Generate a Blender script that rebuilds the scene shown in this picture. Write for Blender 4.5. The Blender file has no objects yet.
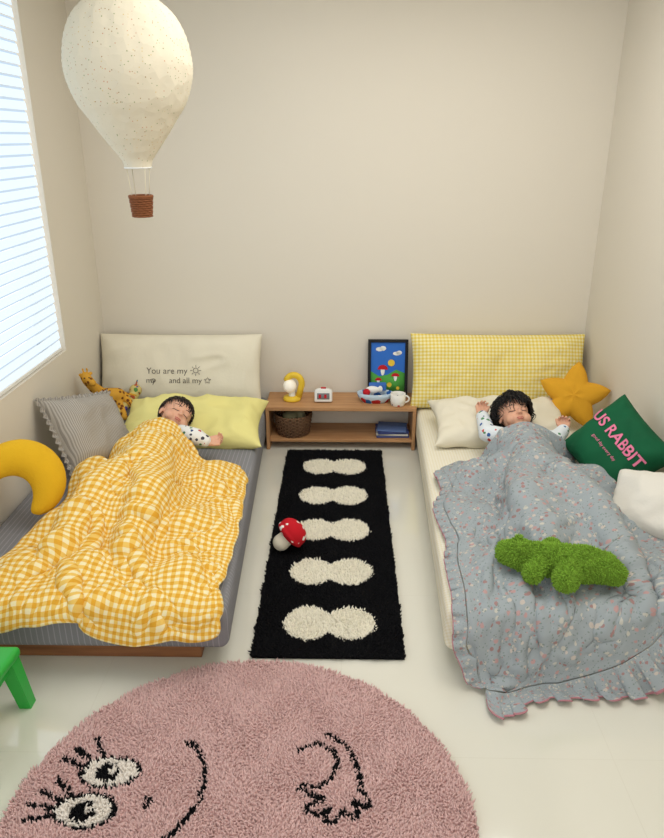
import bpy, bmesh, math, random, time
import numpy as np
from mathutils import Vector, Matrix, noise
from mathutils.bvhtree import BVHTree
random.seed(7); rng=np.random.default_rng(7)
sc=bpy.context.scene
sc.view_settings.view_transform='Standard'
T0=time.time()
# ------------------------------------------------------------ helpers
def lin(c):
    return tuple(((v/255)/12.92 if v/255<=.04045 else ((v/255+.055)/1.055)**2.4) for v in c)+(1,)
def newmat(name,rough=.85,spec=.25):
    m=bpy.data.materials.new(name); m.use_nodes=True
    nt=m.node_tree; b=nt.nodes['Principled BSDF']
    b.inputs['Roughness'].default_value=rough
    b.inputs['Specular IOR Level'].default_value=spec
    return m,nt,b
def setin(nt,sock,v):
    if isinstance(v,bpy.types.NodeSocket): nt.links.new(v,sock)
    else: sock.default_value=v
def mth(nt,op,a,b=None):
    n=nt.nodes.new('ShaderNodeMath'); n.operation=op
    setin(nt,n.inputs[0],a)
    if b is not None: setin(nt,n.inputs[1],b)
    return n.outputs[0]
def coord(nt,kind='Object'):
    return nt.nodes.new('ShaderNodeTexCoord').outputs[kind]
def noisen(nt,vec,scale,detail=3,rough=.5):
    n=nt.nodes.new('ShaderNodeTexNoise'); nt.links.new(vec,n.inputs['Vector'])
    n.inputs['Scale'].default_value=scale; n.inputs['Detail'].default_value=detail
    n.inputs['Roughness'].default_value=rough
    return n.outputs['Fac']
def voro(nt,vec,scale,rnd=1.0):
    n=nt.nodes.new('ShaderNodeTexVoronoi'); nt.links.new(vec,n.inputs['Vector'])
    n.inputs['Scale'].default_value=scale; n.inputs['Randomness'].default_value=rnd
    return n.outputs['Distance'],n.outputs['Color']
def mix(nt,f,a,b):
    n=nt.nodes.new('ShaderNodeMix'); n.data_type='RGBA'
    setin(nt,n.inputs[0],f); setin(nt,n.inputs[6],a); setin(nt,n.inputs[7],b)
    return n.outputs[2]
def ramp(nt,f,stops,interp='LINEAR'):
    n=nt.nodes.new('ShaderNodeValToRGB'); nt.links.new(f,n.inputs[0])
    cr=n.color_ramp; cr.interpolation=interp
    while len(cr.elements)<len(stops): cr.elements.new(.5)
    for e,(p,c) in zip(cr.elements,stops): e.position=p; e.color=c
    return n.outputs[0]
def bump(nt,b,h,strength=.3,dist=.004):
    n=nt.nodes.new('ShaderNodeBump'); n.inputs['Strength'].default_value=strength
    n.inputs['Distance'].default_value=dist
    nt.links.new(h,n.inputs['Height']); nt.links.new(n.outputs[0],b.inputs['Normal'])
def plain(name,c,rough=.8,bs=None,bst=.3,bd=.004,var=0.0,vs=6,spec=.25):
    m,nt,b=newmat(name,rough,spec)
    b.inputs['Base Color'].default_value=lin(c)
    if bs or var:
        co=coord(nt)
    if var:
        c2=tuple(max(0,v*(1-var)) for v in c)
        f=noisen(nt,co,vs)
        nt.links.new(mix(nt,f,lin(c),lin(c2)),b.inputs['Base Color'])
    if bs: bump(nt,b,noisen(nt,co,bs),bst,bd)
    return m
def gingham(name,c0,c1,c2,p,rough=.9):
    m,nt,b=newmat(name,rough,.1)
    uv=coord(nt,'UV'); s=nt.nodes.new('ShaderNodeSeparateXYZ'); nt.links.new(uv,s.inputs[0])
    a=mth(nt,'LESS_THAN',mth(nt,'FRACT',mth(nt,'ADD',mth(nt,'DIVIDE',s.outputs[0],p),100.)),.5)
    d=mth(nt,'LESS_THAN',mth(nt,'FRACT',mth(nt,'ADD',mth(nt,'DIVIDE',s.outputs[1],p),100.)),.5)
    f=mth(nt,'MULTIPLY',mth(nt,'ADD',a,d),.5)
    nt.links.new(ramp(nt,f,[(0,lin(c0)),(.5,lin(c1)),(1,lin(c2))]),b.inputs['Base Color'])
    h=mth(nt,'ADD',noisen(nt,uv,60,2),mth(nt,'MULTIPLY',noisen(nt,uv,400,1),.4))
    bump(nt,b,h,.5,.004)
    return m
def stripes(name,c0,c1,p,axis=0,duty=.5,kind='UV',rough=.9,bst=.4):
    m,nt,b=newmat(name,rough,.1)
    uv=coord(nt,kind); s=nt.nodes.new('ShaderNodeSeparateXYZ'); nt.links.new(uv,s.inputs[0])
    fr=mth(nt,'FRACT',mth(nt,'ADD',mth(nt,'DIVIDE',s.outputs[axis],p),100.))
    a=mth(nt,'LESS_THAN',fr,duty)
    nt.links.new(mix(nt,a,lin(c0),lin(c1)),b.inputs['Base Color'])
    h=mth(nt,'ADD',noisen(nt,uv,50,2),mth(nt,'MULTIPLY',a,.3))
    bump(nt,b,h,bst,.004)
    return m
def prints(name,base,cols,scale,thr=.25,kind='UV',bs=60,leaf=None,bst=.35):
    m,nt,b=newmat(name,.9,.1)
    uv=coord(nt,kind)
    nz=nt.nodes.new('ShaderNodeTexNoise'); nt.links.new(uv,nz.inputs['Vector']); nz.inputs['Scale'].default_value=scale*2.2
    mp=nt.nodes.new('ShaderNodeVectorMath'); mp.operation='MULTIPLY_ADD'
    nt.links.new(nz.outputs['Color'],mp.inputs[0]); mp.inputs[1].default_value=(.35/scale,)*3
    nt.links.new(uv,mp.inputs[2])
    d,c=voro(nt,mp.outputs[0],scale)
    sp=nt.nodes.new('ShaderNodeSeparateXYZ'); nt.links.new(c,sp.inputs[0])
    n=len(cols); st=[(i/n,lin(cc)) for i,cc in enumerate(cols)]
    pc=ramp(nt,sp.outputs[0],st,'CONSTANT')
    out=mix(nt,mth(nt,'LESS_THAN',d,thr),lin(base),pc)
    if leaf:
        d2,c2=voro(nt,mp.outputs[0],scale*1.9)
        out=mix(nt,mth(nt,'LESS_THAN',d2,.24),out,lin(leaf))
    nt.links.new(out,b.inputs['Base Color'])
    bump(nt,b,noisen(nt,uv,bs,2),bst,.004)
    return m
def attrmat(name,rough=.95):
    m,nt,b=newmat(name,rough,.05)
    a=nt.nodes.new('ShaderNodeAttribute'); a.attribute_name='Col'
    nt.links.new(a.outputs['Color'],b.inputs['Base Color'])
    return m
def wood(name,c0,c1,axis=0,rough=.5):
    m,nt,b=newmat(name,rough,.35)
    mp=nt.nodes.new('ShaderNodeMapping'); nt.links.new(coord(nt),mp.inputs[0])
    s=[14,14,14]; s[axis]=1.2; mp.inputs['Scale'].default_value=s
    f=noisen(nt,mp.outputs[0],3,6,.6)
    nt.links.new(ramp(nt,f,[(.3,lin(c0)),(.7,lin(c1))]),b.inputs['Base Color'])
    bump(nt,b,f,.15,.002)
    return m

def empty(name,loc=(0,0,0)):
    e=bpy.data.objects.new(name,None); e.location=loc; e.empty_display_size=.05
    sc.collection.objects.link(e); bpy.context.view_layer.update(); return e
def obj(name,verts,faces,mats,parent=None,smooth=True,M=None,matidx=None,uv=None,cols=None):
    me=bpy.data.meshes.new(name)
    me.from_pydata([tuple(v) for v in verts],[],[tuple(f) for f in faces])
    return objm(name,me,mats,parent,smooth,M,matidx,uv,cols)
def objm(name,me,mats,parent=None,smooth=True,M=None,matidx=None,uv=None,cols=None):
    if not isinstance(mats,(list,tuple)): mats=[mats]
    me.materials.clear()
    for m in mats: me.materials.append(m)
    if smooth is not None: me.polygons.foreach_set('use_smooth',[bool(smooth)]*len(me.polygons))
    if matidx is not None: me.polygons.foreach_set('material_index',[int(i) for i in matidx])
    if uv is not None:
        ul=me.uv_layers.new(name='UVMap'); li=np.zeros(len(me.loops),dtype=np.int32)
        me.loops.foreach_get('vertex_index',li)
        ul.data.foreach_set('uv',np.asarray(uv,dtype=np.float32)[li].ravel())
    if cols is not None:
        a=me.color_attributes.new('Col','FLOAT_COLOR','POINT')
        a.data.foreach_set('color',np.asarray(cols,dtype=np.float32).ravel())
    me.update()
    o=bpy.data.objects.new(name,me); sc.collection.objects.link(o)
    if parent:
        o.parent=parent; o.matrix_parent_inverse=parent.matrix_world.inverted()
    if M is not None: o.matrix_world=M
    return o
def frame(loc,n,up):
    z=Vector(n).normalized(); u=Vector(up); y=(u-z*u.dot(z)).normalized(); x=y.cross(z)
    M=Matrix.Identity(4)
    for i,a in enumerate((x,y,z)):
        for r in range(3): M[r][i]=a[r]
    M.translation=Vector(loc); return M
def prism(name,poly,z0,z1,mat,bevel=.004,parent=None,seg=3,M=None,smooth=True,matfn=None):
    bm=bmesh.new()
    lo=[bm.verts.new((x,y,z0)) for x,y in poly]; hi=[bm.verts.new((x,y,z1)) for x,y in poly]
    n=len(poly)
    bm.faces.new(lo[::-1]); bm.faces.new(hi)
    for i in range(n): bm.faces.new((lo[i],lo[(i+1)%n],hi[(i+1)%n],hi[i]))
    bmesh.ops.recalc_face_normals(bm,faces=bm.faces)
    if bevel: bmesh.ops.bevel(bm,geom=list(bm.edges),offset=bevel,segments=seg,affect='EDGES',profile=.5)
    me=bpy.data.meshes.new(name); bm.to_mesh(me); bm.free()
    mi=[matfn(p) for p in me.polygons] if matfn else None
    return objm(name,me,mat,parent,smooth,M,matidx=mi)
def boxes(name,lst,mat,bevel=.003,parent=None,M=None,idx=None):
    bm=bmesh.new(); 
    for k,(cx,cy,cz,sx,sy,sz) in enumerate(lst):
        b2=bmesh.new(); bmesh.ops.create_cube(b2,size=1)
        for v in b2.verts: v.co=Vector((cx+v.co.x*sx,cy+v.co.y*sy,cz+v.co.z*sz))
        if bevel: bmesh.ops.bevel(b2,geom=list(b2.edges),offset=min(bevel,min(sx,sy,sz)*.45),segments=2,affect='EDGES',profile=.5)
        for f in b2.faces: f.material_index=idx[k] if idx else 0
        t=bpy.data.meshes.new('t'); b2.to_mesh(t); b2.free(); bm.from_mesh(t); bpy.data.meshes.remove(t)
    me=bpy.data.meshes.new(name); bm.to_mesh(me); bm.free()
    return objm(name,me,mat,parent,False,M)
def lathe(name,prof,mat,n=48,parent=None,M=None,smooth=True,cap=False):
    V=[];F=[]
    for r,z in prof:
        for i in range(n):
            a=2*math.pi*i/n; V.append((r*math.cos(a),r*math.sin(a),z))
    for j in range(len(prof)-1):
        for i in range(n):
            k=(i+1)%n; F.append((j*n+i,j*n+k,(j+1)*n+k,(j+1)*n+i))
    if cap:
        F.append(tuple(range(n))[::-1]); F.append(tuple((len(prof)-1)*n+i for i in range(n)))
    return obj(name,V,F,mat,parent,smooth,M)
def tubes(paths,r0,r1=None,sides=5):
    if r1 is None: r1=r0
    V=[];F=[]
    for P in paths:
        P=[Vector(p) for p in P]; n=len(P); base=len(V)
        for i,p in enumerate(P):
            d=(P[min(i+1,n-1)]-P[max(i-1,0)]).normalized()
            a=d.orthogonal().normalized()
            if i and abs(prev.dot(d))<.99: a=(prev-d*prev.dot(d)).normalized()
            prev=a; b=d.cross(a); r=r0+(r1-r0)*i/max(1,n-1)
            for s in range(sides):
                t=2*math.pi*s/sides; V.append(p+(a*math.cos(t)+b*math.sin(t))*r)
        for i in range(n-1):
            for s in range(sides):
                k=(s+1)%sides; F.append((base+i*sides+s,base+i*sides+k,base+(i+1)*sides+k,base+(i+1)*sides+s))
        F.append(tuple(base+s for s in range(sides))[::-1]); F.append(tuple(base+(n-1)*sides+s for s in range(sides)))
    return V,F
_b=bmesh.new(); bmesh.ops.create_icosphere(_b,subdivisions=3,radius=1)
ICO_V=np.array([v.co[:] for v in _b.verts]); ICO_F=[tuple(v.index for v in f.verts) for f in _b.faces]; _b.free()
def blob(name,prims,voxel,mats,parent=None,M=None,sm=3,matfn=None):
    V=[];F=[];n=0
    def add(c,r):
        nonlocal n
        V.append(ICO_V*np.array(r)+np.array(c)); F.extend([(a+n,b+n,d+n) for a,b,d in ICO_F]); n+=len(ICO_V)
    for p in prims:
        if p[0]=='e': add(p[1],p[2])
        else:
            p0=np.array(p[1],float);p1=np.array(p[2],float); L=np.linalg.norm(p1-p0)
            k=max(2,int(L/(min(p[3],p[4])*.35))+1)
            for i in range(k+1):
                t=i/k; r=p[3]+(p[4]-p[3])*t; add(p0+(p1-p0)*t,(r,r,r))
    me=bpy.data.meshes.new('tmp'); me.from_pydata(np.concatenate(V).tolist(),[],F)
    o=bpy.data.objects.new('tmp',me); sc.collection.objects.link(o)
    rm=o.modifiers.new('r','REMESH'); rm.mode='VOXEL'; rm.voxel_size=voxel
    s=o.modifiers.new('s','SMOOTH'); s.iterations=sm; s.factor=.5
    dg=bpy.context.evaluated_depsgraph_get(); m2=bpy.data.meshes.new_from_object(o.evaluated_get(dg))
    bpy.data.objects.remove(o); m2.name=name
    mi=[matfn(p.center) for p in m2.polygons] if matfn else None
    return objm(name,m2,mats,parent,True,M,matidx=mi)
def tuft_arrays(P,N,r,h,lean=.4):
    """soft pile tufts: P (n,3) roots, N (n,3) normals"""
    n=len(P); a=rng.normal(size=(n,3)); A=np.cross(N,a); A/=np.linalg.norm(A,axis=1)[:,None]+1e-9; B=np.cross(N,A)
    r=np.asarray(r)*np.ones(n); h=np.asarray(h)*np.ones(n)*rng.uniform(.82,1.18,n)
    L=rng.normal(size=(n,2))*lean; D=N+A*L[:,:1]+B*L[:,1:]; D/=np.linalg.norm(D,axis=1)[:,None]
    vs=[]
    for k in range(4):
        c,s=math.cos(k*math.pi/2),math.sin(k*math.pi/2); vs.append(P+(A*c+B*s)*r[:,None])
    for k in range(4):
        c,s=math.cos(k*math.pi/2),math.sin(k*math.pi/2); vs.append(P+D*(h*.62)[:,None]+(A*c+B*s)*(r*.8)[:,None])
    vs.append(P+D*h[:,None])
    V=np.stack(vs,1).reshape(-1,3)
    f4=np.array([(k,(k+1)%4,4+(k+1)%4,4+k) for k in range(4)]); f3=np.array([(4+k,4+(k+1)%4,8) for k in range(4)])
    off=(np.arange(n)*9)[:,None,None]
    F=(f4[None]+off).reshape(-1,4).tolist()+(f3[None]+off).reshape(-1,3).tolist()
    return V,F
def fit(o):
    """nudge a thing inward so it rests against, not inside, the walls"""
    bpy.context.view_layer.update()
    obs=[o] if o.type=='MESH' else [c for c in o.children]
    X=[(c.matrix_world@v.co) for c in obs for v in c.data.vertices]
    lo=min(v.x for v in X); hi=max(v.x for v in X); by=max(v.y for v in X)
    dx=0;dy=0
    if lo<XL+.004: dx=XL+.004-lo
    if hi>XR-.004: dx=XR-.004-hi
    if by>YB-.004: dy=YB-.004-by
    o.location.x+=dx; o.location.y+=dy
    bpy.context.view_layer.update()
def cushion(name,w,h,t,M,mat,seed=0,k=.05,wr=.006,n=44,parent=None,pw=.45,ruffle=0,rmat=None):
    S=[math.sin(math.pi/2*(-1+2*i/n)) for i in range(n+1)]
    def surf(u,v,side):
        e=max(0,(1-u**4)*(1-v**4))
        x=w/2*u*(1-k*(1-v*v)*u*u); y=h/2*v*(1-k*1.2*(1-u*u)*v*v)
        z=t/2*e**pw
        q=min(1,e*1.5)
        a=noise.noise(Vector((x*5+seed*3.1,y*5,side*2+seed)))
        b=1-abs(noise.noise(Vector((x*9+seed,y*9+side*5+a,seed*1.7))))*2
        rim=(abs(u)**6+abs(v)**6)*.5
        ang=math.atan2(y,x)*14+3*noise.noise(Vector((x*8,y*8,seed)))
        z+= (a*wr*2.2+b*wr*1.1)*q + wr*.9*math.sin(ang)*min(1,rim)*min(1,e*6)
        return Vector((x,y,side*z))
    V=[];F=[]
    for side in (1,-1):
        o=len(V)
        for j in range(n+1):
            for i in range(n+1): V.append(surf(S[i],S[j],side))
        for j in range(n):
            for i in range(n):
                a=o+j*(n+1)+i; f=(a,a+1,a+n+2,a+n+1); F.append(f if side>0 else f[::-1])
    bm=bmesh.new(); bv=[bm.verts.new(v) for v in V]
    for f in F: bm.faces.new([bv[i] for i in f])
    bmesh.ops.remove_doubles(bm,verts=bm.verts,dist=2e-4)
    if ruffle:
        per=[]
        m=90
        for s in range(m): per.append((-1+2*s/m,-1))
        for s in range(m): per.append((1,-1+2*s/m))
        for s in range(m): per.append((1-2*s/m,1))
        for s in range(m): per.append((-1,1-2*s/m))
        inn=[];out=[]
        for q,(u,v) in enumerate(per):
            p=surf(u,v,1); p.z=0; d=Vector((p.x/w,p.y/h,0)).normalized()
            inn.append(bm.verts.new(p*.985)); 
            o_=p+d*ruffle; o_.z=math.sin(q*.9)*ruffle*.35; out.append(bm.verts.new(o_))
        L=len(per)
        for q in range(L):
            bm.faces.new((inn[q],inn[(q+1)%L],out[(q+1)%L],out[q]))
    me=bpy.data.meshes.new(name); bm.to_mesh(me); bm.free()
    uv=[(v.co.x,v.co.y) for v in me.vertices]
    o=objm(name,me,mat,parent,True,M,uv=uv)
    return o,surf
def place_text(name,txt,size,cx,cy,rot,surf,w,h,M,mat,parent,off=.004,bold=.0,sx=1,cuts=2,sp=1.0):
    cu=bpy.data.curves.new('t','FONT'); cu.body=txt; cu.size=size; cu.align_x='CENTER'; cu.align_y='CENTER'; cu.offset=bold; cu.space_character=sp
    o=bpy.data.objects.new('t',cu); sc.collection.objects.link(o)
    dg=bpy.context.evaluated_depsgraph_get(); me=bpy.data.meshes.new_from_object(o.evaluated_get(dg)); bpy.data.objects.remove(o)
    bm=bmesh.new(); bm.from_mesh(me); bmesh.ops.triangulate(bm,faces=bm.faces)
    for _ in range(cuts):
        ed=[e for e in bm.edges if e.calc_length()>.008]
        if ed: bmesh.ops.subdivide_edges(bm,edges=ed,cuts=1); bmesh.ops.triangulate(bm,faces=bm.faces)
    bm.to_mesh(me); bm.free()
    c,s=math.cos(rot),math.sin(rot)
    for v in me.vertices:
        x=v.co.x*sx;y=v.co.y; X=cx+x*c-y*s; Y=cy+x*s+y*c
        p=surf(X/(w/2),Y/(h/2),1); v.co=Vector((X,Y,p.z+off))
    return objm(name,me,mat,parent,False,M)

# ------------------------------------------------------------ materials
WALL=plain('wall_paper',(225,218,204),.9,90,.12,.002,spec=.1)
CEIL=plain('ceiling_paint',(240,238,233),.9)
WHITE=plain('white_paint',(238,238,234),.5)
m,nt,b=newmat('floor_tile',.12,.5)
co=coord(nt); br=nt.nodes.new('ShaderNodeTexBrick'); nt.links.new(co,br.inputs['Vector'])
br.offset=0; br.inputs['Scale'].default_value=1; br.inputs['Brick Width'].default_value=.8; br.inputs['Row Height'].default_value=.8
br.inputs['Mortar Size'].default_value=.0015; br.inputs['Mortar Smooth'].default_value=.3
br.inputs['Color1'].default_value=lin((224,222,209)); br.inputs['Color2'].default_value=lin((225,223,211)); br.inputs['Mortar'].default_value=lin((215,212,198))
nt.links.new(mix(nt,noisen(nt,co,3,4),br.outputs['Color'],lin((221,218,204))),b.inputs['Base Color'])
b.inputs['Coat Weight'].default_value=.7; b.inputs['Coat Roughness'].default_value=.05
FLOOR=m
OAK=wood('oak_wood',(170,122,80),(200,154,108),0)
OAKD=wood('brown_wood',(122,78,48),(158,106,68),0)
YG=gingham('yellow_gingham',(242,228,182),(234,194,102),(222,164,54),.021)
YG2=gingham('pale_yellow_gingham',(242,234,192),(236,218,136),(228,202,94),.020)
CREAM=plain('cream_linen',(230,223,202),.95,70,.3,.003)
PALEY=plain('pale_yellow_cotton',(238,229,150),.95,50,.35,.004,.05,5)
CREAMG=gingham('cream_gingham',(240,235,220),(236,229,208),(231,222,194),.014)
GREYS=stripes('grey_ticking',(152,146,138),(184,178,168),.009,0,.5)
GREYX=stripes('grey_quilted_front',(134,134,138),(156,156,160),.02,0,.18,'Object',bst=.6)
GREYY=stripes('grey_quilted_side',(134,134,138),(156,156,160),.02,1,.18,'Object',bst=.6)
FLORAL=prints('floral_cotton',(156,164,168),[(184,150,148),(190,188,178),(160,128,126),(194,184,174)],62,.33,leaf=(132,144,140),bs=50,bst=.5)
PINKT=plain('pink_trim',(176,122,130),.9)
PJ1=prints('animal_print_pajama',(232,232,228),[(60,80,120),(190,70,60),(80,130,90),(70,70,80)],38,.3,'Object')
PJ2=prints('blue_print_pajama',(222,228,232),[(60,100,160),(200,80,70),(90,140,100),(60,80,120)],36,.33,'Object')
def skinmat():
    m,nt,b=newmat('skin',.55,.35); b.inputs['Base Color'].default_value=lin((222,170,142))
    b.inputs['Subsurface Weight'].default_value=.12; b.inputs['Subsurface Radius'].default_value=(.01,.004,.002)
    bump(nt,b,noisen(nt,coord(nt),120,2),.05,.001); return m
SKIN=skinmat()
LIP=plain('lips',(190,104,94),.5); HAIR=plain('black_hair',(22,18,17),.5,spec=.4); HAIRB=plain('dark_brown_hair',(40,28,23),.55,spec=.4)
STAR=plain('mustard_plush',(228,168,46),.95,40,.4,.004,.08,8)
MOON=plain('yellow_knit',(234,184,36),.95,140,.6,.004,.06,10)
GREEN=plain('green_velvet',(14,100,62),.8,40,.4,.004,.25,7)
PINKL=plain('pink_felt',(226,128,160),.9)
WCUSH=plain('white_cotton',(222,218,208),.95,60,.4,.004)
INK=plain('ink',(92,84,78),.9)
YPL=plain('yellow_plastic',(232,196,60),.4); BLACKP=plain('black_frame',(24,24,26),.5)
RED=plain('red_felt',(190,34,44),.9,80,.5,.003); BLUE=plain('blue_paint',(60,110,190),.6); SKYB=plain('sky_blue_paint',(50,110,200),.7)
GRN=plain('green_plastic',(36,170,60),.35,spec=.5); GRNP=plain('green_paint',(80,160,70),.7)
WICK=plain('dark_wicker',(112,84,62),.8,150,.6,.003); WICK2=plain('brown_wicker',(134,82,50),.8,200,.6,.003)

# ------------------------------------------------------------ room shell
XL,XR,YB,YF,ZC=-1.415,1.41,4.1,-.9,2.5
boxes('floor',[((XL+XR)/2,(YB+YF)/2,-.05,XR-XL+.3,YB-YF+.3,.1)],FLOOR,0)
boxes('ceiling',[((XL+XR)/2,(YB+YF)/2,ZC+.05,XR-XL+.3,YB-YF+.3,.1)],CEIL,0)
boxes('wall_back',[((XL+XR)/2,YB+.075,ZC/2,XR-XL,.15,ZC)],WALL,0)
boxes('wall_right',[(XR+.075,(YB+YF)/2+.0,ZC/2,.15,YB-YF+.3,ZC)],WALL,0)
wy0,wy1,wz0,wz1=.5,3.5,.69,2.40
WT=.18
boxes('wall_left',[(XL-WT/2,(YB+.15+YF)/2,wz0/2,WT,YB+.15-YF,wz0),
    (XL-WT/2,(YB+.15+YF)/2,(wz1+ZC)/2,WT,YB+.15-YF,ZC-wz1),
    (XL-WT/2,(wy1+YB+.15)/2,(wz0+wz1)/2,WT,YB+.15-wy1,wz1-wz0),
    (XL-WT/2,(YF+wy0)/2,(wz0+wz1)/2,WT,wy0-YF,wz1-wz0)],WALL,0)
win=empty('window_1',(XL-.12,(wy0+wy1)/2,wz0))
xw=XL-.15; cy=(wy0+wy1)/2
boxes('frame',[(xw,cy,wz0+.025,.05,wy1-wy0,.05),(xw,cy,wz1-.025,.05,wy1-wy0,.05),(xw,wy0+.025,(wz0+wz1)/2,.05,.05,wz1-wz0),
   (xw,wy1-.025,(wz0+wz1)/2,.05,.05,wz1-wz0),(xw,cy,(wz0+wz1)/2,.05,.06,wz1-wz0)],WHITE,.004,win)
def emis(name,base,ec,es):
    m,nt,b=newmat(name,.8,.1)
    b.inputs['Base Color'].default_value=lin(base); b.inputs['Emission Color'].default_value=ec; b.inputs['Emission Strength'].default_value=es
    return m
BL1=emis('daylight_glow_blind',(120,130,140),(.80,.91,1,1),.96)  # emission stands in for daylight coming through the blind
BL2=emis('daylight_glow_sheer_band',(110,120,130),(.62,.75,.88,1),.74)  # weaker emitted daylight, keeps the slats readable
V=[];F=[];mi=[]
z=wz0+.02; k=0; xb=XL-.025
while z<wz1-.05:
    hgt=.036 if k%2==0 else .010
    dx=.006 if k%2==0 else -.002
    o=len(V)
    V+=[(xb+dx,wy0+.02,z),(xb+dx,wy1-.01,z),(xb+dx-.004,wy1-.01,z+hgt),(xb+dx-.004,wy0+.02,z+hgt)]
    F.append((o,o+1,o+2,o+3)); mi.append(k%2); z+=hgt; k+=1
obj('blind_fabric',V,F,[BL1,BL2],win,False,matidx=mi)
boxes('blind_headrail',[(xb,cy,wz1-.03,.04,wy1-wy0-.02,.05)],WHITE,.005,win)
boxes('blind_bottom_bar',[(xb+.005,cy,wz0+.012,.015,wy1-wy0-.03,.018)],WHITE,.004,win)

# ------------------------------------------------------------ beds
def mf(p):
    n=p.normal
    return 1 if abs(n.x)>.6 else 0
def bed(poly_f,poly_m,mats,mname):
    e=empty('bed_frame',(poly_f[0][0],poly_f[0][1],0))
    (x0,y0),(x1,_),(_,y1)=poly_f[0],poly_f[1],poly_f[2]
    boxes('side_rails',[((x0+x1)/2,y0+.0125,.03,x1-x0,.025,.058),((x0+x1)/2,y1-.0125,.03,x1-x0,.025,.058),
        (x0+.0125,(y0+y1)/2,.03,.025,y1-y0-.05,.058),(x1-.0125,(y0+y1)/2,.03,.025,y1-y0-.05,.058)],OAKD,.003,e)
    boxes('slats',[((x0+x1)/2,y0+.15+i*.18,.05,x1-x0-.05,.08,.016) for i in range(11)],OAK,.002,e)
    return prism(mname,poly_m,.062,.24,mats,.035,None,5,matfn=mf)
bed([(-1.38,2.02),(-.49,2.02),(-.49,4.06)],[(-1.40,1.98),(-.385,1.98),(-.458,4.08),(-1.40,4.08)],[GREYX,GREYY],'mattress')
bed([(.48,2.02),(1.38,2.02),(1.38,4.06)],[(.35,1.98),(1.395,1.98),(1.395,4.08),(.433,4.08)],[CREAMG,CREAMG],'mattress')
for o in [o for o in sc.objects if o.name.startswith('mattress')]:
    me=o.data; ul=me.uv_layers.new(name='UVMap')
    for l in me.loops:
        v=me.vertices[l.vertex_index].co; ul.data[l.index].uv=(v.x+v.z*.3,v.y+v.z)
# long bolster cushions
Mb=frame((-.94,3.945,.445),(0,-.93,.34),(0,.3,.95))
par=empty('bolster_cushion',Mb.translation)
_,sf=cushion('cover',.94,.42,.17,Mb,CREAM,3,.03,.008,parent=par,n=56)
place_text('embroidery_line_1','You are my',.050,-.06,-.010,0,sf,.94,.42,Mb,INK,par,.003,-.0004)
place_text('embroidery_line_2','my      and all my',.046,-.02,-.064,0,sf,.94,.42,Mb,INK,par,.003,-.0004)
def emb(paths,nm):
    P=[]
    for pp in paths:
        P.append([Vector((x,y,sf(x/.47,y/.21,1).z+.003)) for x,y in pp])
    V,F=tubes(P,.0014); obj(nm,V,F,INK,par,True,Mb)
cx,cy_=.105,-.006
emb([[ (cx+.014*math.cos(a/10*6.283),cy_+.014*math.sin(a/10*6.283)) for a in range(11)]]+
    [[(cx+.019*math.cos(a),cy_+.019*math.sin(a)),(cx+.031*math.cos(a),cy_+.031*math.sin(a))] for a in [i*.785 for i in range(8)]],'embroidered_sun')
emb([[(-.138+.014*math.cos(a/10*6.283),-.064+.010*math.sin(a/10*6.283)) for a in range(11)]],'embroidered_cloud')
emb([[(.17+(.019 if a%2==0 else .008)*math.cos(a*.628+.31),-.062+(.019 if a%2==0 else .008)*math.sin(a*.628+.31)) for a in range(11)]],'embroidered_star')
fit(par)
Mb2=frame((.885,3.94,.45),(0,-.93,.34),(0,.3,.95))
o_,_=cushion('bolster_cushion',1.0,.43,.18,Mb2,YG2,5,.035,.009,n=56); fit(o_)
# sleeping pillows
cushion('bed_pillow',.76,.42,.135,frame((-.785,3.46,.312),(0,-.22,.98),(0,1,.2)),PALEY,8,.09,.016,n=60)
cushion('bed_pillow',.72,.42,.135,frame((.82,3.48,.315),(0,-.20,.98),(0,1,.2)),CREAM,9,.09,.016,n=60)
o_,_=cushion('striped_cushion',.40,.38,.14,frame((-1.20,3.13,.395),(.72,-.28,.62),(-.5,.45,.7)),GREYS,11,.07,.009,ruffle=.025); fit(o_)
# green cushion
Mg=frame((1.26,2.93,.41),(-.64,-.50,.58),(.15,.52,.8))@Matrix.Rotation(math.radians(-48),4,'Z')
gp=empty('lettered_cushion',Mg.translation)
_,sg=cushion('cover',.39,.36,.15,Mg,GREEN,13,.06,.010,parent=gp)
place_text('letters','US RABBIT',.070,0,.038,0,sg,.39,.36,Mg,PINKL,gp,.006,.0015,cuts=3,sp=1.02)
place_text('small_letters','good day every day',.02,0,-.03,0,sg,.39,.36,Mg,PINKL,gp,.005,.0)
fit(gp)
o_,_=cushion('white_cushion',.33,.31,.15,frame((1.27,2.52,.345),(-.55,-.35,.76),(.3,.6,.7)),WCUSH,15,.07,.010); fit(o_)

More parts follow.
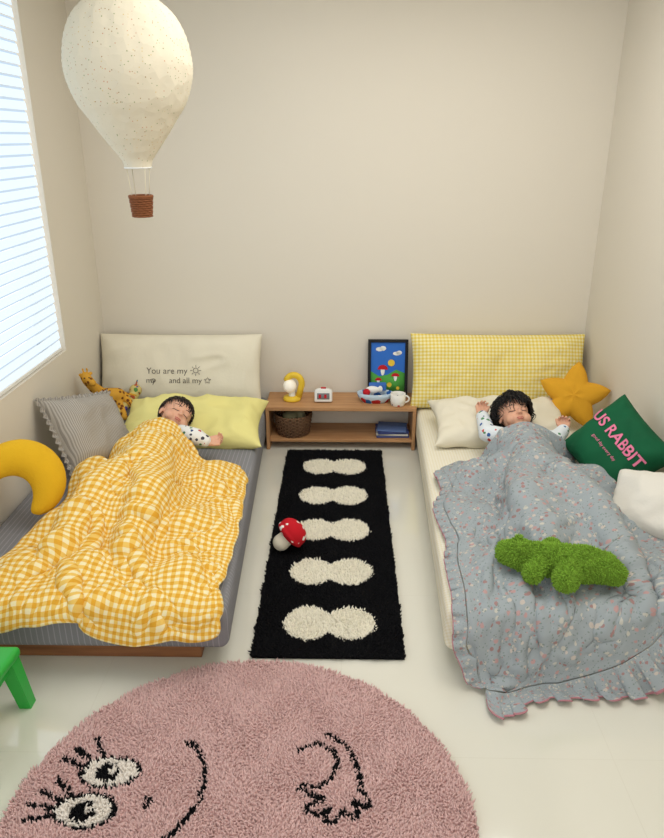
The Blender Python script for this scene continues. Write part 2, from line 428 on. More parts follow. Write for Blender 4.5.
# star cushion
def star_cushion(name,R,t,M,mat):
    n=120; rings=14; V=[];F=[]
    def rad(a):
        k=(a/(2*math.pi/5))%1; tt=abs(k-.5)*2   # 1 at tips
        return R*(.56+.44*tt**1.25)
    for side in (1,-1):
        o=len(V); V.append((0,0,side*t/2))
        for j in range(1,rings+1):
            s=math.sin(j/rings*math.pi/2)
            for i in range(n):
                a=2*math.pi*i/n; r=rad(a)*s
                zz=t/2*max(0,1-s**3)**.5*(.75+.25*(.56*R/rad(a))) + .004*noise.noise(Vector((r*math.cos(a)*14,r*math.sin(a)*14,side*3)))*(1-s**8)
                V.append((r*math.sin(a),r*math.cos(a),side*zz))
        for i in range(n):
            k=(i+1)%n; f=(o,o+1+k,o+1+i); F.append(f if side>0 else f[::-1])
            for j in range(rings-1):
                a=o+1+j*n
                f=(a+i,a+k,a+n+k,a+n+i); F.append(f if side>0 else f[::-1])
    ob=obj(name,V,F,mat,None,True,M)
    bm=bmesh.new(); bm.from_mesh(ob.data); bmesh.ops.remove_doubles(bm,verts=bm.verts,dist=1e-4); bmesh.ops.recalc_face_normals(bm,faces=bm.faces); bm.to_mesh(ob.data); bm.free()
    return ob
fit(star_cushion('star_cushion',.19,.12,frame((1.225,3.60,.42),(-.25,-.85,.45),(.18,.4,.9)),STAR))
# crescent moon cushion
pr=[]
for i in range(25):
    t=i/24; a=math.radians(158-225*t); r=.020+.058*math.sin(math.pi*min(1,max(0,t)))**.7
    pr.append(('e',(.115*math.cos(a),.115*math.sin(a),0),(r,r,r*.85)))
fit(blob('moon_cushion',pr,.007,MOON,M=frame((-1.29,2.50,.42),(.45,-.78,.42),(-.2,.3,.9)),sm=6))

# giraffe plush
m,nt,b=newmat('giraffe_fur',.95,.1)
d,c=voro(nt,coord(nt),38); nt.links.new(mix(nt,mth(nt,'LESS_THAN',d,.34),lin((214,160,62)),lin((120,70,34))),b.inputs['Base Color']); GIR=m
gf=empty('giraffe_plush',(-1.28,3.62,.3))
hx,hy,hz=-1.345,3.53,.535
blob('body',[('c',(-1.22,3.62,.40),(-1.29,3.60,.40),.045,.05),('c',(-1.30,3.60,.42),(hx,hy,hz-.02),.035,.02),
  ('c',(hx,hy,hz),(hx+.045,hy-.03,hz-.022),.026,.018),('e',(hx-.025,hy,hz+.012),(.012,.006,.01)),('e',(hx+.022,hy+.02,hz+.016),(.012,.006,.01)),
  ('c',(hx-.008,hy,hz+.02),(hx-.01,hy,hz+.045),.005,.006),('c',(hx+.010,hy+.006,hz+.02),(hx+.010,hy+.006,hz+.045),.005,.006),
  ('c',(-1.21,3.60,.38),(-1.16,3.52,.315),.02,.017),('c',(-1.19,3.63,.39),(-1.12,3.60,.34),.02,.017),
  ('c',(-1.29,3.57,.38),(-1.27,3.47,.32),.02,.017),('c',(-1.32,3.58,.38),(-1.33,3.48,.30),.02,.017),
  ('c',(-1.18,3.64,.41),(-1.13,3.66,.39),.008,.006)],.005,GIR,gf)
blob('eyes',[('e',(hx+.028,hy-.026,hz+.006),(.004,)*3),('e',(hx+.005,hy-.028,hz+.004),(.004,)*3)],.0015,BLACKP,gf,sm=1)
blob('striped_caterpillar_plush',[('c',(-1.16,3.72,.37),(-1.20,3.55,.33),.028,.028),('e',(-1.155,3.74,.39),(.035,)*3),('c',(-1.15,3.74,.42),(-1.14,3.74,.45),.005,.006)],.005,
  prints('multicolour_fabric',(206,190,120),[(90,80,150),(70,120,170),(180,90,60),(90,140,80)],30,.4,'Object'))

# ------------------------------------------------------------ children
def seg(p,q,a,b): return ('c',p,q,a,b)
def hand(name,M,mirror,parent,curl=.5):
    s=-1 if mirror else 1
    pr=[seg((0,-.035,0),(0,0,0),.017,.018)]
    xs=[-.021,-.007,.007,.021]; Ls=[.026,.035,.037,.031]
    for i,x in enumerate(xs):
        y0=.046-abs(x-.003)*.18
        pr.append(seg((x*.6*s,.0,0),(x*s,y0,0),.0135,.0105))
        p=Vector((x*s,y0,0)); ang=.25*curl
        for j,f in enumerate((.42,.32,.26)):
            ang+=curl*.55
            q=p+Vector((x*s*.12*f,math.cos(ang)*Ls[i]*f*1.15,math.sin(ang)*Ls[i]*f*1.15))
            pr.append(seg(p[:],q[:],.0066-.0006*j,.0062-.0006*j)); p=q
    pr+= [seg((.012*s,.004,0),(.028*s,.022,.006),.012,.009),seg((.028*s,.022,.006),(.036*s,.042,.012),.0085,.0066)]
    return blob(name,pr,.0024,SKIN,parent,M,sm=2)
def child(name,headM,pj,hairmat,tousled,joints,hands):
    e=empty(name,joints[0][1])
    blob('pajama_body',joints,.007,pj,e,sm=6)
    H=headM
    hd=blob('head',[('e',(0,.012,.032),(.074,.084,.078)),('e',(0,-.018,-.022),(.062,.060,.060)),('c',(0,-.045,-.068),(0,-.02,-.06),.024,.035),
      ('e',(.034,-.046,-.034),(.028,.028,.027)),('e',(-.034,-.046,-.034),(.028,.028,.027)),('e',(0,-.06,.03),(.05,.02,.035)),
      ('c',(0,-.076,.006),(0,-.089,-.018),.006,.0095),('e',(.009,-.082,-.019),(.006,.006,.005)),('e',(-.009,-.082,-.019),(.006,.006,.005)),
      ('e',(.0,-.070,-.044),(.018,.012,.013)),
      ('e',(.073,.006,-.004),(.008,.016,.024)),('e',(-.073,.006,-.004),(.008,.016,.024)),
      ('e',(.027,-.064,.004),(.015,.012,.009)),('e',(-.027,-.064,.004),(.015,.012,.009)),
      ('c',(0,.012,-.05),(0,.022,-.125),.036,.038)],.0035,SKIN,e,H,sm=4)
    bv=BVHTree.FromPolygons([v.co.copy() for v in hd.data.vertices],[tuple(p.vertices) for p in hd.data.polygons])
    def pr(x,z,off=.0):
        h=bv.ray_cast(Vector((x,-.3,z)),Vector((0,1,0)))[0]
        return Vector((x,(h.y if h else -.07)-off,z))
    L=[]
    for s in (-1,1):
        L.append([pr(s*.028+.015*(i/8*2-1),.001-.005*math.cos((i/8*2-1)*1.5),.0006) for i in range(9)])
    V,F=tubes(L,.0017); obj('eyelashes',V,F,hairmat,e,True,H)
    L=[[pr(s*.029+.017*(i/8*2-1),.024+.004*math.cos((i/8*2-1)*1.4),.0002) for i in range(9)] for s in (-1,1)]
    V,F=tubes(L,.0016); obj('eyebrows',V,F,hairmat,e,True,H)
    L=[[pr(.015*(i/10*2-1),-.044+.002*abs(math.sin((i/10*2-1)*2.6)),-.001) for i in range(11)],[pr(.012*(i/10*2-1),-.0485-.0015*math.cos((i/10*2-1)*1.5),-.0015) for i in range(11)]]
    V,F=tubes(L,.0032); obj('lips',V,F,LIP,e,True,H)
    C=Vector((0,.014,.034)); R=Vector((.077,.087,.080))
    def inmask(d):
        fr=(.32 if tousled else .36)+.10*math.sin(d.x*9+1)
        if d.y<-.15: return d.z>fr
        return d.z>-.62+.35*max(0,-d.y+.1) and not (abs(d.x)>.8 and d.z<-.1 and d.y<.15)
    sph=[Vector(v) for v in ICO_V]
    F=[f for f in ICO_F if all(inmask(sph[i]) for i in f)]
    sc_=1.12 if tousled else 1.02
    obj('hair_cap',[C+Vector((v.x*R.x,v.y*R.y,v.z*R.z))*(sc_+(.05*noise.noise(v*3) if tousled else 0)) for v in sph],F,hairmat,e,True,H)
    paths=[]; N=2200 if tousled else 1000
    for i in range(N):
        z=1-2*(i+.5)/N; r=math.sqrt(1-z*z); a=i*2.39996
        d=Vector((r*math.cos(a),r*math.sin(a),z))
        if not inmask(d): continue
        n=Vector((d.x/R.x,d.y/R.y,d.z/R.z)).normalized()
        crown=Vector((0,.45,.9)).normalized(); fl=(d-crown); fl=(fl-n*fl.dot(n)).normalized()
        if tousled:
            cl=Vector((noise.noise(d*2.6),noise.noise(d*2.6+Vector((5,0,0))),noise.noise(d*2.6+Vector((0,5,0)))))*3.2
            fl=(fl*.8+cl); fl=(fl-n*fl.dot(n)).normalized()+Vector((random.gauss(0,.2),random.gauss(0,.2),random.gauss(0,.2)))
            q=d.copy(); pp=[]; hi=.19+.12*noise.noise(d*4)+random.uniform(0,.07); ph=noise.noise(d*3)*6
            side=n.cross(fl).normalized()
            for k in range(9):
                lift=1.04+hi*1.3*math.sin(min(1,k/8+.15)*2.7)
                pp.append(C+Vector((q.x*R.x,q.y*R.y,q.z*R.z))*lift+side*.0045*math.sin(ph+k*.9))
                q=(q+fl*.075); q.normalize()
            paths.append(pp)
        else:
            fl=fl+Vector((random.gauss(0,.25),random.gauss(0,.25),random.gauss(0,.25)))
            q=d.copy(); pp=[]
            for k in range(7):
                lift=1.03+.07*math.sin(k/6*2.6)+random.uniform(0,.03)
                pp.append(C+Vector((q.x*R.x,q.y*R.y,q.z*R.z))*lift)
                q=(q+fl*.085); q.normalize()
            paths.append(pp)
    V,F=tubes(paths,.0022 if tousled else .0019,.0012,4); obj('hair',V,F,hairmat,e,True,H)
    for k,(M,mir,cu) in enumerate(hands): hand('hand_%d'%(k+1),M,mir,e,cu)
    return e
def headM(loc,face,crown):
    f=Vector(face).normalized(); Y=-f; c=Vector(crown); Z=(c-Y*c.dot(Y)).normalized(); X=Y.cross(Z)
    M=Matrix.Identity(4)
    for i,a in enumerate((X,Y,Z)):
        for r in range(3): M[r][i]=a[r]
    M.translation=Vector(loc); return M
J1=[seg((-.84,3.16,.355),(-.84,3.11,.35),.05,.08),seg((-.765,3.14,.35),(-.905,3.14,.35),.05,.05),seg((-.84,3.10,.335),(-.86,2.95,.325),.08,.078),seg((-.86,2.95,.325),(-.87,2.80,.325),.078,.082),
  seg((-.915,2.80,.32),(-1.0,2.55,.345),.062,.048),seg((-1.0,2.55,.345),(-1.02,2.28,.29),.046,.034),
  seg((-.825,2.80,.32),(-.76,2.54,.37),.062,.048),seg((-.76,2.54,.37),(-.78,2.28,.29),.046,.034),
  seg((-.78,2.28,.285),(-.775,2.22,.31),.03,.022),seg((-1.02,2.28,.285),(-1.03,2.22,.31),.03,.022),
  seg((-.775,3.15,.375),(-.70,3.13,.372),.048,.042),seg((-.70,3.13,.372),(-.655,3.12,.355),.040,.030),
  seg((-.905,3.15,.35),(-1.0,3.04,.32),.042,.036),seg((-1.0,3.04,.32),(-.93,2.93,.35),.034,.027)]
child('sleeping_child',headM((-.830,3.265,.415),(.62,-.52,.58),(.34,.70,.48)),PJ1,HAIRB,False,J1,
  [(frame((-.640,3.125,.350),(.15,-.45,.9),(.9,.35,-.05)),False,.9)])
J2=[seg((.84,3.16,.365),(.84,3.12,.355),.05,.085),seg((.765,3.14,.355),(.915,3.14,.355),.055,.055),seg((.84,3.10,.34),(.85,2.95,.33),.085,.08),seg((.85,2.95,.33),(.85,2.80,.33),.08,.085),
  seg((.80,2.80,.325),(.72,2.52,.37),.065,.05),seg((.72,2.52,.37),(.74,2.22,.29),.048,.036),
  seg((.90,2.80,.325),(.98,2.5,.35),.065,.05),seg((.98,2.5,.35),(1.0,2.2,.29),.048,.036),
  seg((.74,2.22,.285),(.74,2.16,.31),.03,.022),seg((1.0,2.2,.285),(1.0,2.14,.31),.03,.022),
  seg((.765,3.15,.37),(.695,3.19,.375),.048,.044),seg((.695,3.19,.375),(.695,3.33,.405),.042,.033),
  seg((.915,3.15,.37),(1.00,3.12,.375),.046,.042),seg((1.00,3.12,.375),(1.05,3.17,.40),.040,.031)]
child('sleeping_child',headM((.842,3.285,.42),(.04,-.62,.76),(-.10,.76,.62)),PJ2,HAIR,True,J2,
  [(frame((.695,3.355,.412),(.2,-.5,.8),(.0,.9,.3)),False,1.1),(frame((1.056,3.185,.403),(-.2,-.5,.85),(.25,.85,.2)),True,1.3)])

# ------------------------------------------------------------ cloth
def heightfield(mpoly,J,bumps,seed):
    """top surface of mattress + body, for the blanket to settle on"""
    caps=[(np.array(j[1]),np.array(j[2]),j[3]+.010,j[4]+.010) for j in J if j[0]=='c']
    xs=np.arange(mpoly[0]-.3,mpoly[1]+.301,.02); ys=np.arange(1.45,3.6,.02)
    V=[];F=[]
    for y in ys:
        for x in xs:
            dx=max(mpoly[0]-x,x-mpoly[1],0); dy=max(mpoly[2]-y,0); d=math.hypot(dx,dy)
            z=.245 if d<=0 else max(.004,.245-(d*6)**1.5 if d<.05 else .004)
            if d<=0:
                for p,q,a,b in caps:
                    w=q-p; tt=((x-p[0])*w[0]+(y-p[1])*w[1])/max(1e-9,(w[0]**2+w[1]**2)); tt=min(1,max(0,tt))
                    c=p+w*tt; r=a+(b-a)*tt; h=(x-c[0])**2+(y-c[1])**2
                    if h<r*r: z=max(z,c[2]+math.sqrt(r*r-h))
                for bx,by,br,bh in bumps:
                    h=((x-bx)**2+(y-by)**2)/br**2
                    z=max(z,.245+bh*math.exp(-h*1.5)) if z<.34 else z
            V.append((x,y,z))
    nx=len(xs)
    for j in range(len(ys)-1):
        for i in range(nx-1):
            a=j*nx+i; F.append((a,a+1,a+nx+1,a+nx))
    return V,F
def fence(poly):
    """temporary upright boundary so the fabric bunches up instead of spreading"""
    V=[];F=[]; n=len(poly)
    for i in range(n):
        a=Vector(poly[i]);b=Vector(poly[(i+1)%n]); m=20
        for k in range(m+1):
            p=a.lerp(b,k/m); V.append((p.x,p.y,0)); V.append((p.x,p.y,.75))
        o=len(V)-2*(m+1)
        for k in range(m): F.append((o+2*k,o+2*k+2,o+2*k+3,o+2*k+1))
    return V,F
def mk_cloth(corners,nx,ny,z0,shrink,seed,bend,folds):
    TL,TR,BR,BL=[Vector(c) for c in corners]
    V=[];F=[];UV=[]
    W=((TR-TL).length+(BR-BL).length)/2; Hh=((BL-TL).length+(BR-TR).length)/2
    for j in range(ny+1):
        for i in range(nx+1):
            s0=i/nx*2-1; t0=j/ny*2-1
            s=(s0*(1-.055*abs(t0)**9)+1)/2; t=(t0*(1-.04*abs(s0)**9)+1)/2
            p=(TL.lerp(TR,s)).lerp(BL.lerp(BR,s),t)
            wx=.02*noise.noise(Vector((s*3,t*4,seed))); wy=.02*noise.noise(Vector((s*3,t*4,seed+9)))
            q=Vector((p.x*5+seed,p.y*5,seed)); wv=noise.noise(q)
            rid=1-2*abs(noise.noise(Vector((p.x*4+wv*.8+seed,p.y*3,seed+3))))
            V.append((p.x+wx,p.y+wy,z0+folds*(.7*wv+.8*max(0,rid-.3)+.15*noise.noise(Vector((p.x*13,p.y*11,seed)))))); UV.append((s*W,-t*Hh))
    for j in range(ny):
        for i in range(nx):
            a=j*(nx+1)+i; F.append((a,a+nx+1,a+nx+2,a+1))
    o=obj('cloth',V,F,WHITE)
    md=o.modifiers.new('c','CLOTH'); s=md.settings
    s.quality=7; s.mass=.3; s.tension_stiffness=25; s.compression_stiffness=25; s.shear_stiffness=10; s.bending_stiffness=bend
    s.tension_damping=8; s.compression_damping=8; s.shear_damping=8; s.air_damping=2
    s.shrink_min=-shrink; s.shrink_max=-shrink
    md.collision_settings.distance_min=.006; md.collision_settings.collision_quality=4
    return o,F,UV
cols=[]
Q1=[(-1.13,3.22,0),(-.45,3.02,0),(-.385,1.93,0),(-1.26,1.95,0)]
Q2=[(.46,3.08,0),(1.18,3.14,0),(1.27,1.98,0),(.42,1.80,0)]
def grow(Q,e):
    c=sum((Vector(q) for q in Q),Vector())/4
    return [(q[0]+math.copysign(e,q[0]-c.x),q[1]+math.copysign(e,q[1]-c.y),0) for q in Q]
for mp,J,bp,sd,Q in (((-1.40,-.40,1.98),J1,[(-1.10,2.85,.13,.10),(-.62,2.80,.12,.08),(-1.08,2.45,.12,.07),(-.60,2.45,.12,.06),(-.9,2.15,.12,.05),(-1.12,2.15,.10,.05),(-.58,2.12,.1,.05),(-.58,2.92,.1,.06)],1,Q1),
                ((.36,1.395,1.98),J2,[(.6,2.90,.12,.08),(1.12,2.85,.14,.10),(.55,2.55,.12,.05),(1.15,2.5,.12,.07),(.86,2.3,.12,.06),(.55,2.2,.1,.05),(1.15,2.15,.12,.05)],2,Q2)):
    V,F=heightfield(mp,J,bp,sd); c=obj('collider',V,F,WHITE); c.modifiers.new('col','COLLISION')
    c.collision.thickness_outer=.006; c.collision.cloth_friction=40; c.collision.damping=.8; cols.append(c)
    V,F=fence(grow(Q,.025)); c=obj('collider',V,F,WHITE); c.modifiers.new('col','COLLISION')
    c.collision.thickness_outer=.006; c.collision.cloth_friction=2; cols.append(c)
NX1,NY1,NX2,NY2=90,130,90,140
c1,F1,UV1=mk_cloth(Q1,NX1,NY1,.50,.19,1.3,.5,.09)
c2,F2,UV2=mk_cloth(Q2,NX2,NY2,.50,.24,5.7,.10,.09)
for f in range(1,44): sc.frame_set(f)
dg=bpy.context.evaluated_depsgraph_get()
def grab(o):
    me=o.evaluated_get(dg).data; a=np.zeros(len(me.vertices)*3,dtype=np.float32); me.vertices.foreach_get('co',a); return a.reshape(-1,3).astype(float)
P1=grab(c1);P2=grab(c2)
for o in [c1,c2]+cols: bpy.data.objects.remove(o)
sc.frame_set(1)
def vnorm(P,nx,ny):
    G=P.reshape(ny+1,nx+1,3); du=np.gradient(G,axis=1); dv=np.gradient(G,axis=0)
    N=np.cross(dv,du); N/=np.linalg.norm(N,axis=2)[...,None]+1e-9
    return N.reshape(-1,3)
def crease(P,UV,nx,ny,A,seed,hf=.25):
    N=vnorm(P,nx,ny); out=P.copy()
    for i,(u,v) in enumerate(UV):
        w=noise.noise(Vector((u*2.2,v*2.2,seed)))*1.6
        w2=noise.noise(Vector((u*2.2+7,v*2.2,seed)))*1.6
        a=1-2.2*abs(noise.noise(Vector((u*4.5+w,v*2.4+w2,seed+2)))); a=max(a,0)**1.6
        b=1-2.2*abs(noise.noise(Vector((u*3.2+w2+v*3,v*5.5-u*3+w,seed+4)))); b=max(b,0)**1.6
        c=1-2.2*abs(noise.noise(Vector((u*11+w,v*8+w2,seed+6)))); c=max(c,0)**1.5
        out[i]+=N[i]*(A*(a+.8*b)+A*hf*c)
    return out
def edge_smooth(P,nx,ny,width,it):
    """relax the fabric border so the hem runs in soft waves with rounded corners"""
    G=P.reshape(ny+1,nx+1,3).copy()
    for _ in range(it):
        for k in range(width):
            for r in (k,ny-k):
                L=G[r].copy(); L[1:-1]=(G[r][:-2]+2*G[r][1:-1]+G[r][2:])/4; G[r]=L
            for c in (k,nx-k):
                L=G[:,c].copy(); L[1:-1]=(G[:-2,c]+2*G[1:-1,c]+G[2:,c])/4; G[:,c]=L
        for (r,c,dr,dc) in ((0,0,1,1),(0,nx,1,-1),(ny,0,-1,1),(ny,nx,-1,-1)):
            G[r,c]=G[r,c]*.3+.35*(G[r+dr,c]+G[r,c+dc])
    return G.reshape(-1,3)
sgn1=1 if vnorm(P1,NX1,NY1)[:,2].mean()>0 else -1
sgn2=1 if vnorm(P2,NX2,NY2)[:,2].mean()>0 else -1
P1=edge_smooth(P1,NX1,NY1,5,16); P2=edge_smooth(P2,NX2,NY2,6,30)
P1=crease(P1,UV1,NX1,NY1,.018*sgn1,1.5,.12); P2=crease(P2,UV2,NX2,NY2,.014*sgn2,8.5,.25)
P1[:,2]=np.maximum(P1[:,2],.02); P2[:,2]=np.maximum(P2[:,2],.008)
def ruffle(P,path,width,wl,amp,dirfn,mixd,taper=(0,0)):
    """soft gathered frill along a hem: omega-shaped pleats that open towards the edge"""
    n=len(path); K=12
    pts=[Vector(P[a]) for a,b in path]; dirs=[(Vector(P[a])-Vector(P[b])).normalized() for a,b in path]
    for _ in range(60):
        dirs=[(dirs[max(i-1,0)]+dirs[i]*2+dirs[min(i+1,n-1)]).normalized() for i in range(n)]
    sm=[p.copy() for p in pts]
    for _ in range(12):
        sm=[sm[0]]+[(sm[i-1]+sm[i]*2+sm[i+1])/4 for i in range(1,n-1)]+[sm[-1]]
    step=.004; fine=[];root=[];fd=[]
    for i in range(n-1):
        L=(pts[i+1]-pts[i]).length; k=max(1,int(L/step))
        for s in range(k):
            t=s/k; root.append(pts[i].lerp(pts[i+1],t)); fine.append(sm[i].lerp(sm[i+1],t)); fd.append(dirs[i].lerp(dirs[i+1],t).normalized())
    m_=len(fine); L=0; V=[];UVs=[]
    tn=[(fine[min(i+14,m_-1)]-fine[max(i-14,0)]).normalized() for i in range(m_)]
    for i,p in enumerate(fine):
        if i: L+=(p-fine[i-1]).length
        u=i/(m_-1); tp=1
        if taper[0] and u<taper[0]: tp=.3+.7*math.sin(u/taper[0]*math.pi/2)
        if taper[1] and 1-u<taper[1]: tp=.3+.7*math.sin((1-u)/taper[1]*math.pi/2)
        d=(fd[i]*(1-mixd)+dirfn(u)*mixd).normalized(); d=(d-tn[i]*d.dot(tn[i])).normalized()
        nrm=d.cross(tn[i]).normalized()
        ph=L/wl*6.2832+2.2*noise.noise(Vector((L*8,0,1)))
        am=amp*(1+.55*noise.noise(Vector((L*7,3,1))))*tp
        ln=width*tp*(1+.10*noise.noise(Vector((L*10,7,2))))
        for k in range(K+1):
            w=k/K; b=w**.75
            base=root[i].lerp(p,min(1,w*3))
            q=base+d*ln*w
            q+=nrm*am*b*(math.sin(ph)+.25*math.sin(2.3*ph+w*2))-tn[i]*am*.75*b*math.sin(2*ph)
            q.z=max(q.z,.009+.012*w*(.5+.5*math.sin(ph)))
            V.append(q); UVs.append((L*1.5+3,w*width))
    F=[];mi=[]
    for i in range(m_-1):
        for k in range(K):
            a=i*(K+1)+k; F.append((a,a+1,a+K+2,a+K+1)); mi.append(1 if k==K-1 else 0)
    return V,F,UVs,mi
def finish_cloth(name,P,F,UV,mat,extra=None,thick=.01,it=1):
    V=P.tolist(); F=list(F); UV=list(UV); mi=[0]*len(F)
    if extra:
        for (v,f,u,m_) in extra:
            o=len(V); V+= [tuple(x) for x in v]; F+=[tuple(i+o for i in ff) for ff in f]; UV+=u; mi+=m_
    o=obj(name,V,F,mat,uv=UV,matidx=mi)
    sm=o.modifiers.new('smooth','SMOOTH'); sm.iterations=it; sm.factor=.4
    so=o.modifiers.new('thick','SOLIDIFY'); so.thickness=thick; so.offset=1
    sb=o.modifiers.new('sub','SUBSURF'); sb.levels=1; sb.render_levels=1
    return o
finish_cloth('gingham_quilt',P1,F1,UV1,[YG,YG],thick=.012,it=2)
id2=lambda i,j:j*(NX2+1)+i
bot=[(id2(i,NY2),id2(i,NY2-6)) for i in range(NX2+1)]
lef=[(id2(0,j),id2(6,j)) for j in range(NY2+1)]
ex=[ruffle(P2,bot,.135,.075,.016,lambda u:Vector((-.10,-.55,-.80)),.75,(.04,0)),
    ruffle(P2,lef,.050,.055,.008,lambda u:Vector((-.85,0,-.5)),.4,(.10,.04))]
finish_cloth('floral_blanket',P2,F2,UV2,[FLORAL,PINKT],ex,.004,it=1)
bvb=BVHTree.FromPolygons([Vector(p) for p in P2],F2)
# ------------------------------------------------------------ crocodile plush
CROC=attrmat('green_fuzzy_fur')
cx,cyy=.735,2.11
zs=[]
for dx in (-.14,-.07,0,.07,.14):
    h=bvb.ray_cast(Vector((cx+dx,cyy,1)),Vector((0,0,-1)))[0]
    if h: zs.append(h.z)
cz=sorted(zs)[-2]+.05 if zs else .35
pr=[seg((-.10,0.01,0),(.09,0,0),.050,.060),seg((-.12,.01,.008),(-.165,.022,.004),.048,.038),('e',(-.13,.036,.048),(.016,)*3),('e',(-.13,-.012,.048),(.016,)*3),
  seg((-.03,.03,0),(-.01,.085,.005),.036,.030),seg((-.06,-.03,0),(-.085,-.075,-.01),.034,.030),
  seg((.06,.03,0),(.10,.070,-.005),.034,.030),seg((.04,-.03,0),(.02,-.095,-.005),.042,.040),
  seg((.09,0,0),(.15,.0,-.004),.056,.050),seg((.15,-.005,-.004),(.185,-.022,-.010),.048,.036)]
for i in range(5): pr.append(('e',(-.07+i*.045,0.004,.056),(.012,.008,.010)))
t=blob('tmpc',pr,.006,CROC,sm=5)
me=t.data; cen=np.array([p.center[:] for p in me.polygons]); nor=np.array([p.normal[:] for p in me.polygons])
sel=rng.choice(len(cen),min(len(cen),7000),replace=False)
V,F=tuft_arrays(cen[sel]-nor[sel]*.002,nor[sel],.0030,.014,.6)
bvn=np.array([v.co[:] for v in me.vertices]); bf=[tuple(p.vertices) for p in me.polygons]
o0=len(bvn); AV=np.concatenate([bvn,V]); AF=bf+[tuple(i+o0 for i in f) for f in F]
g=np.array(lin((126,164,60))); C=np.tile(g,(len(AV),1))
vv=np.repeat(rng.uniform(.75,1.25,len(sel)),9)
C[o0:,:3]*=vv[:,None]; C[:o0,:3]*=.8
bpy.data.objects.remove(t)
obj('crocodile_plush',AV,AF,CROC,None,True,Matrix.Translation((cx,cyy,cz))@Matrix.Rotation(math.radians(-10),4,'Z'),cols=C)

# ------------------------------------------------------------ rugs
RUG=attrmat('rug_pile')
def segdist(P,a,b):
    a=np.array(a);b=np.array(b);w=b-a; t=np.clip(((P-a)@w)/(w@w+1e-12),0,1); return np.linalg.norm(P-(a+t[:,None]*w),axis=1)
def rug(name,pts,colfn,rr,hh,inside,bounds,z=.012,lean=.5):
    c,hs=colfn(pts)
    P=np.column_stack([pts,np.full(len(pts),z-.004)]); N=np.tile([0,0,1.],(len(pts),1))
    # gentle brushed direction that varies across the pile
    N[:,0]+=.35*np.sin(pts[:,0]*23+2*np.sin(pts[:,1]*17)); N[:,1]+=.35*np.sin(pts[:,1]*21+2*np.sin(pts[:,0]*19+1))
    N/=np.linalg.norm(N,axis=1)[:,None]
    V,F=tuft_arrays(P,N,rr,hh*hs,lean)
    C=np.repeat(c*rng.uniform(.90,1.08,(len(pts),1)),9,axis=0); C=np.column_stack([C,np.ones(len(C))])
    s=.008; xs=np.arange(bounds[0],bounds[1]+s,s); ys=np.arange(bounds[2],bounds[3]+s,s)
    X,Y=np.meshgrid(xs,ys); B=np.column_stack([X.ravel(),Y.ravel()]); bc,_=colfn(B); nx=len(xs)
    BV=np.column_stack([B,np.full(len(B),z)]); ok=inside(B)
    BF=[]
    for j in range(len(ys)-1):
        for i in range(nx-1):
            a=j*nx+i
            if ok[a] and ok[a+1] and ok[a+nx] and ok[a+nx+1]: BF.append((a,a+1,a+nx+1,a+nx))
    n0=len(BV)
    BV2=BV.copy(); BV2[:,2]=.001
    AV=np.concatenate([BV,BV2,V]); AF=BF+[tuple(i+n0 for i in f[::-1]) for f in BF]+(np.array(F[:len(pts)*4])+2*n0).tolist()+(np.array(F[len(pts)*4:])+2*n0).tolist()
    bc=np.column_stack([bc*.85,np.ones(len(bc))]); C=np.concatenate([bc,bc,C])
    o=obj(name,AV,AF,RUG,cols=C)
    bm=bmesh.new(); bm.from_mesh(o.data); bmesh.ops.delete(bm,geom=[v for v in bm.verts if not v.link_faces],context='VERTS'); bm.to_mesh(o.data); bm.free()
    return o
def grid(x0,x1,y0,y1,s):
    X,Y=np.meshgrid(np.arange(x0,x1,s),np.arange(y0,y1,s)); P=np.column_stack([X.ravel(),Y.ravel()]); return P+rng.uniform(-.45,.45,P.shape)*s
BLK=np.array(lin((22,22,24))[:3]); IV=np.array(lin((240,234,216))[:3]); PK=np.array(lin((218,184,180))[:3]); WHT=np.array(lin((240,232,222))[:3])
def runcol(P):
    c=np.tile(BLK,(len(P),1)); h=np.ones(len(P))
    for y in (3.56,3.22,2.88,2.54,2.2):
        q=np.zeros(len(P),bool)
        for s in (-1,1):
            q|=((P[:,0]+.047-s*.078)/.092)**2+((P[:,1]-y)/.095)**2<1
        q|=(abs(P[:,0]+.047)<.035)&(abs(P[:,1]-y)<.058)
        c[q]=IV; h[q]=1.25
    return c,h
x0,x1,y0,y1=-.315,.222,2.02,3.79
rug('runner_rug',grid(x0,x1,y0,y1,.0060),runcol,.0042,.015,lambda B:(B[:,0]>=x0-.001)&(B[:,0]<=x1)&(B[:,1]>=y0-.001)&(B[:,1]<=y1),(x0,x1,y0,y1),lean=.45)
RC=np.array([-.27,1.36]); RR=.635
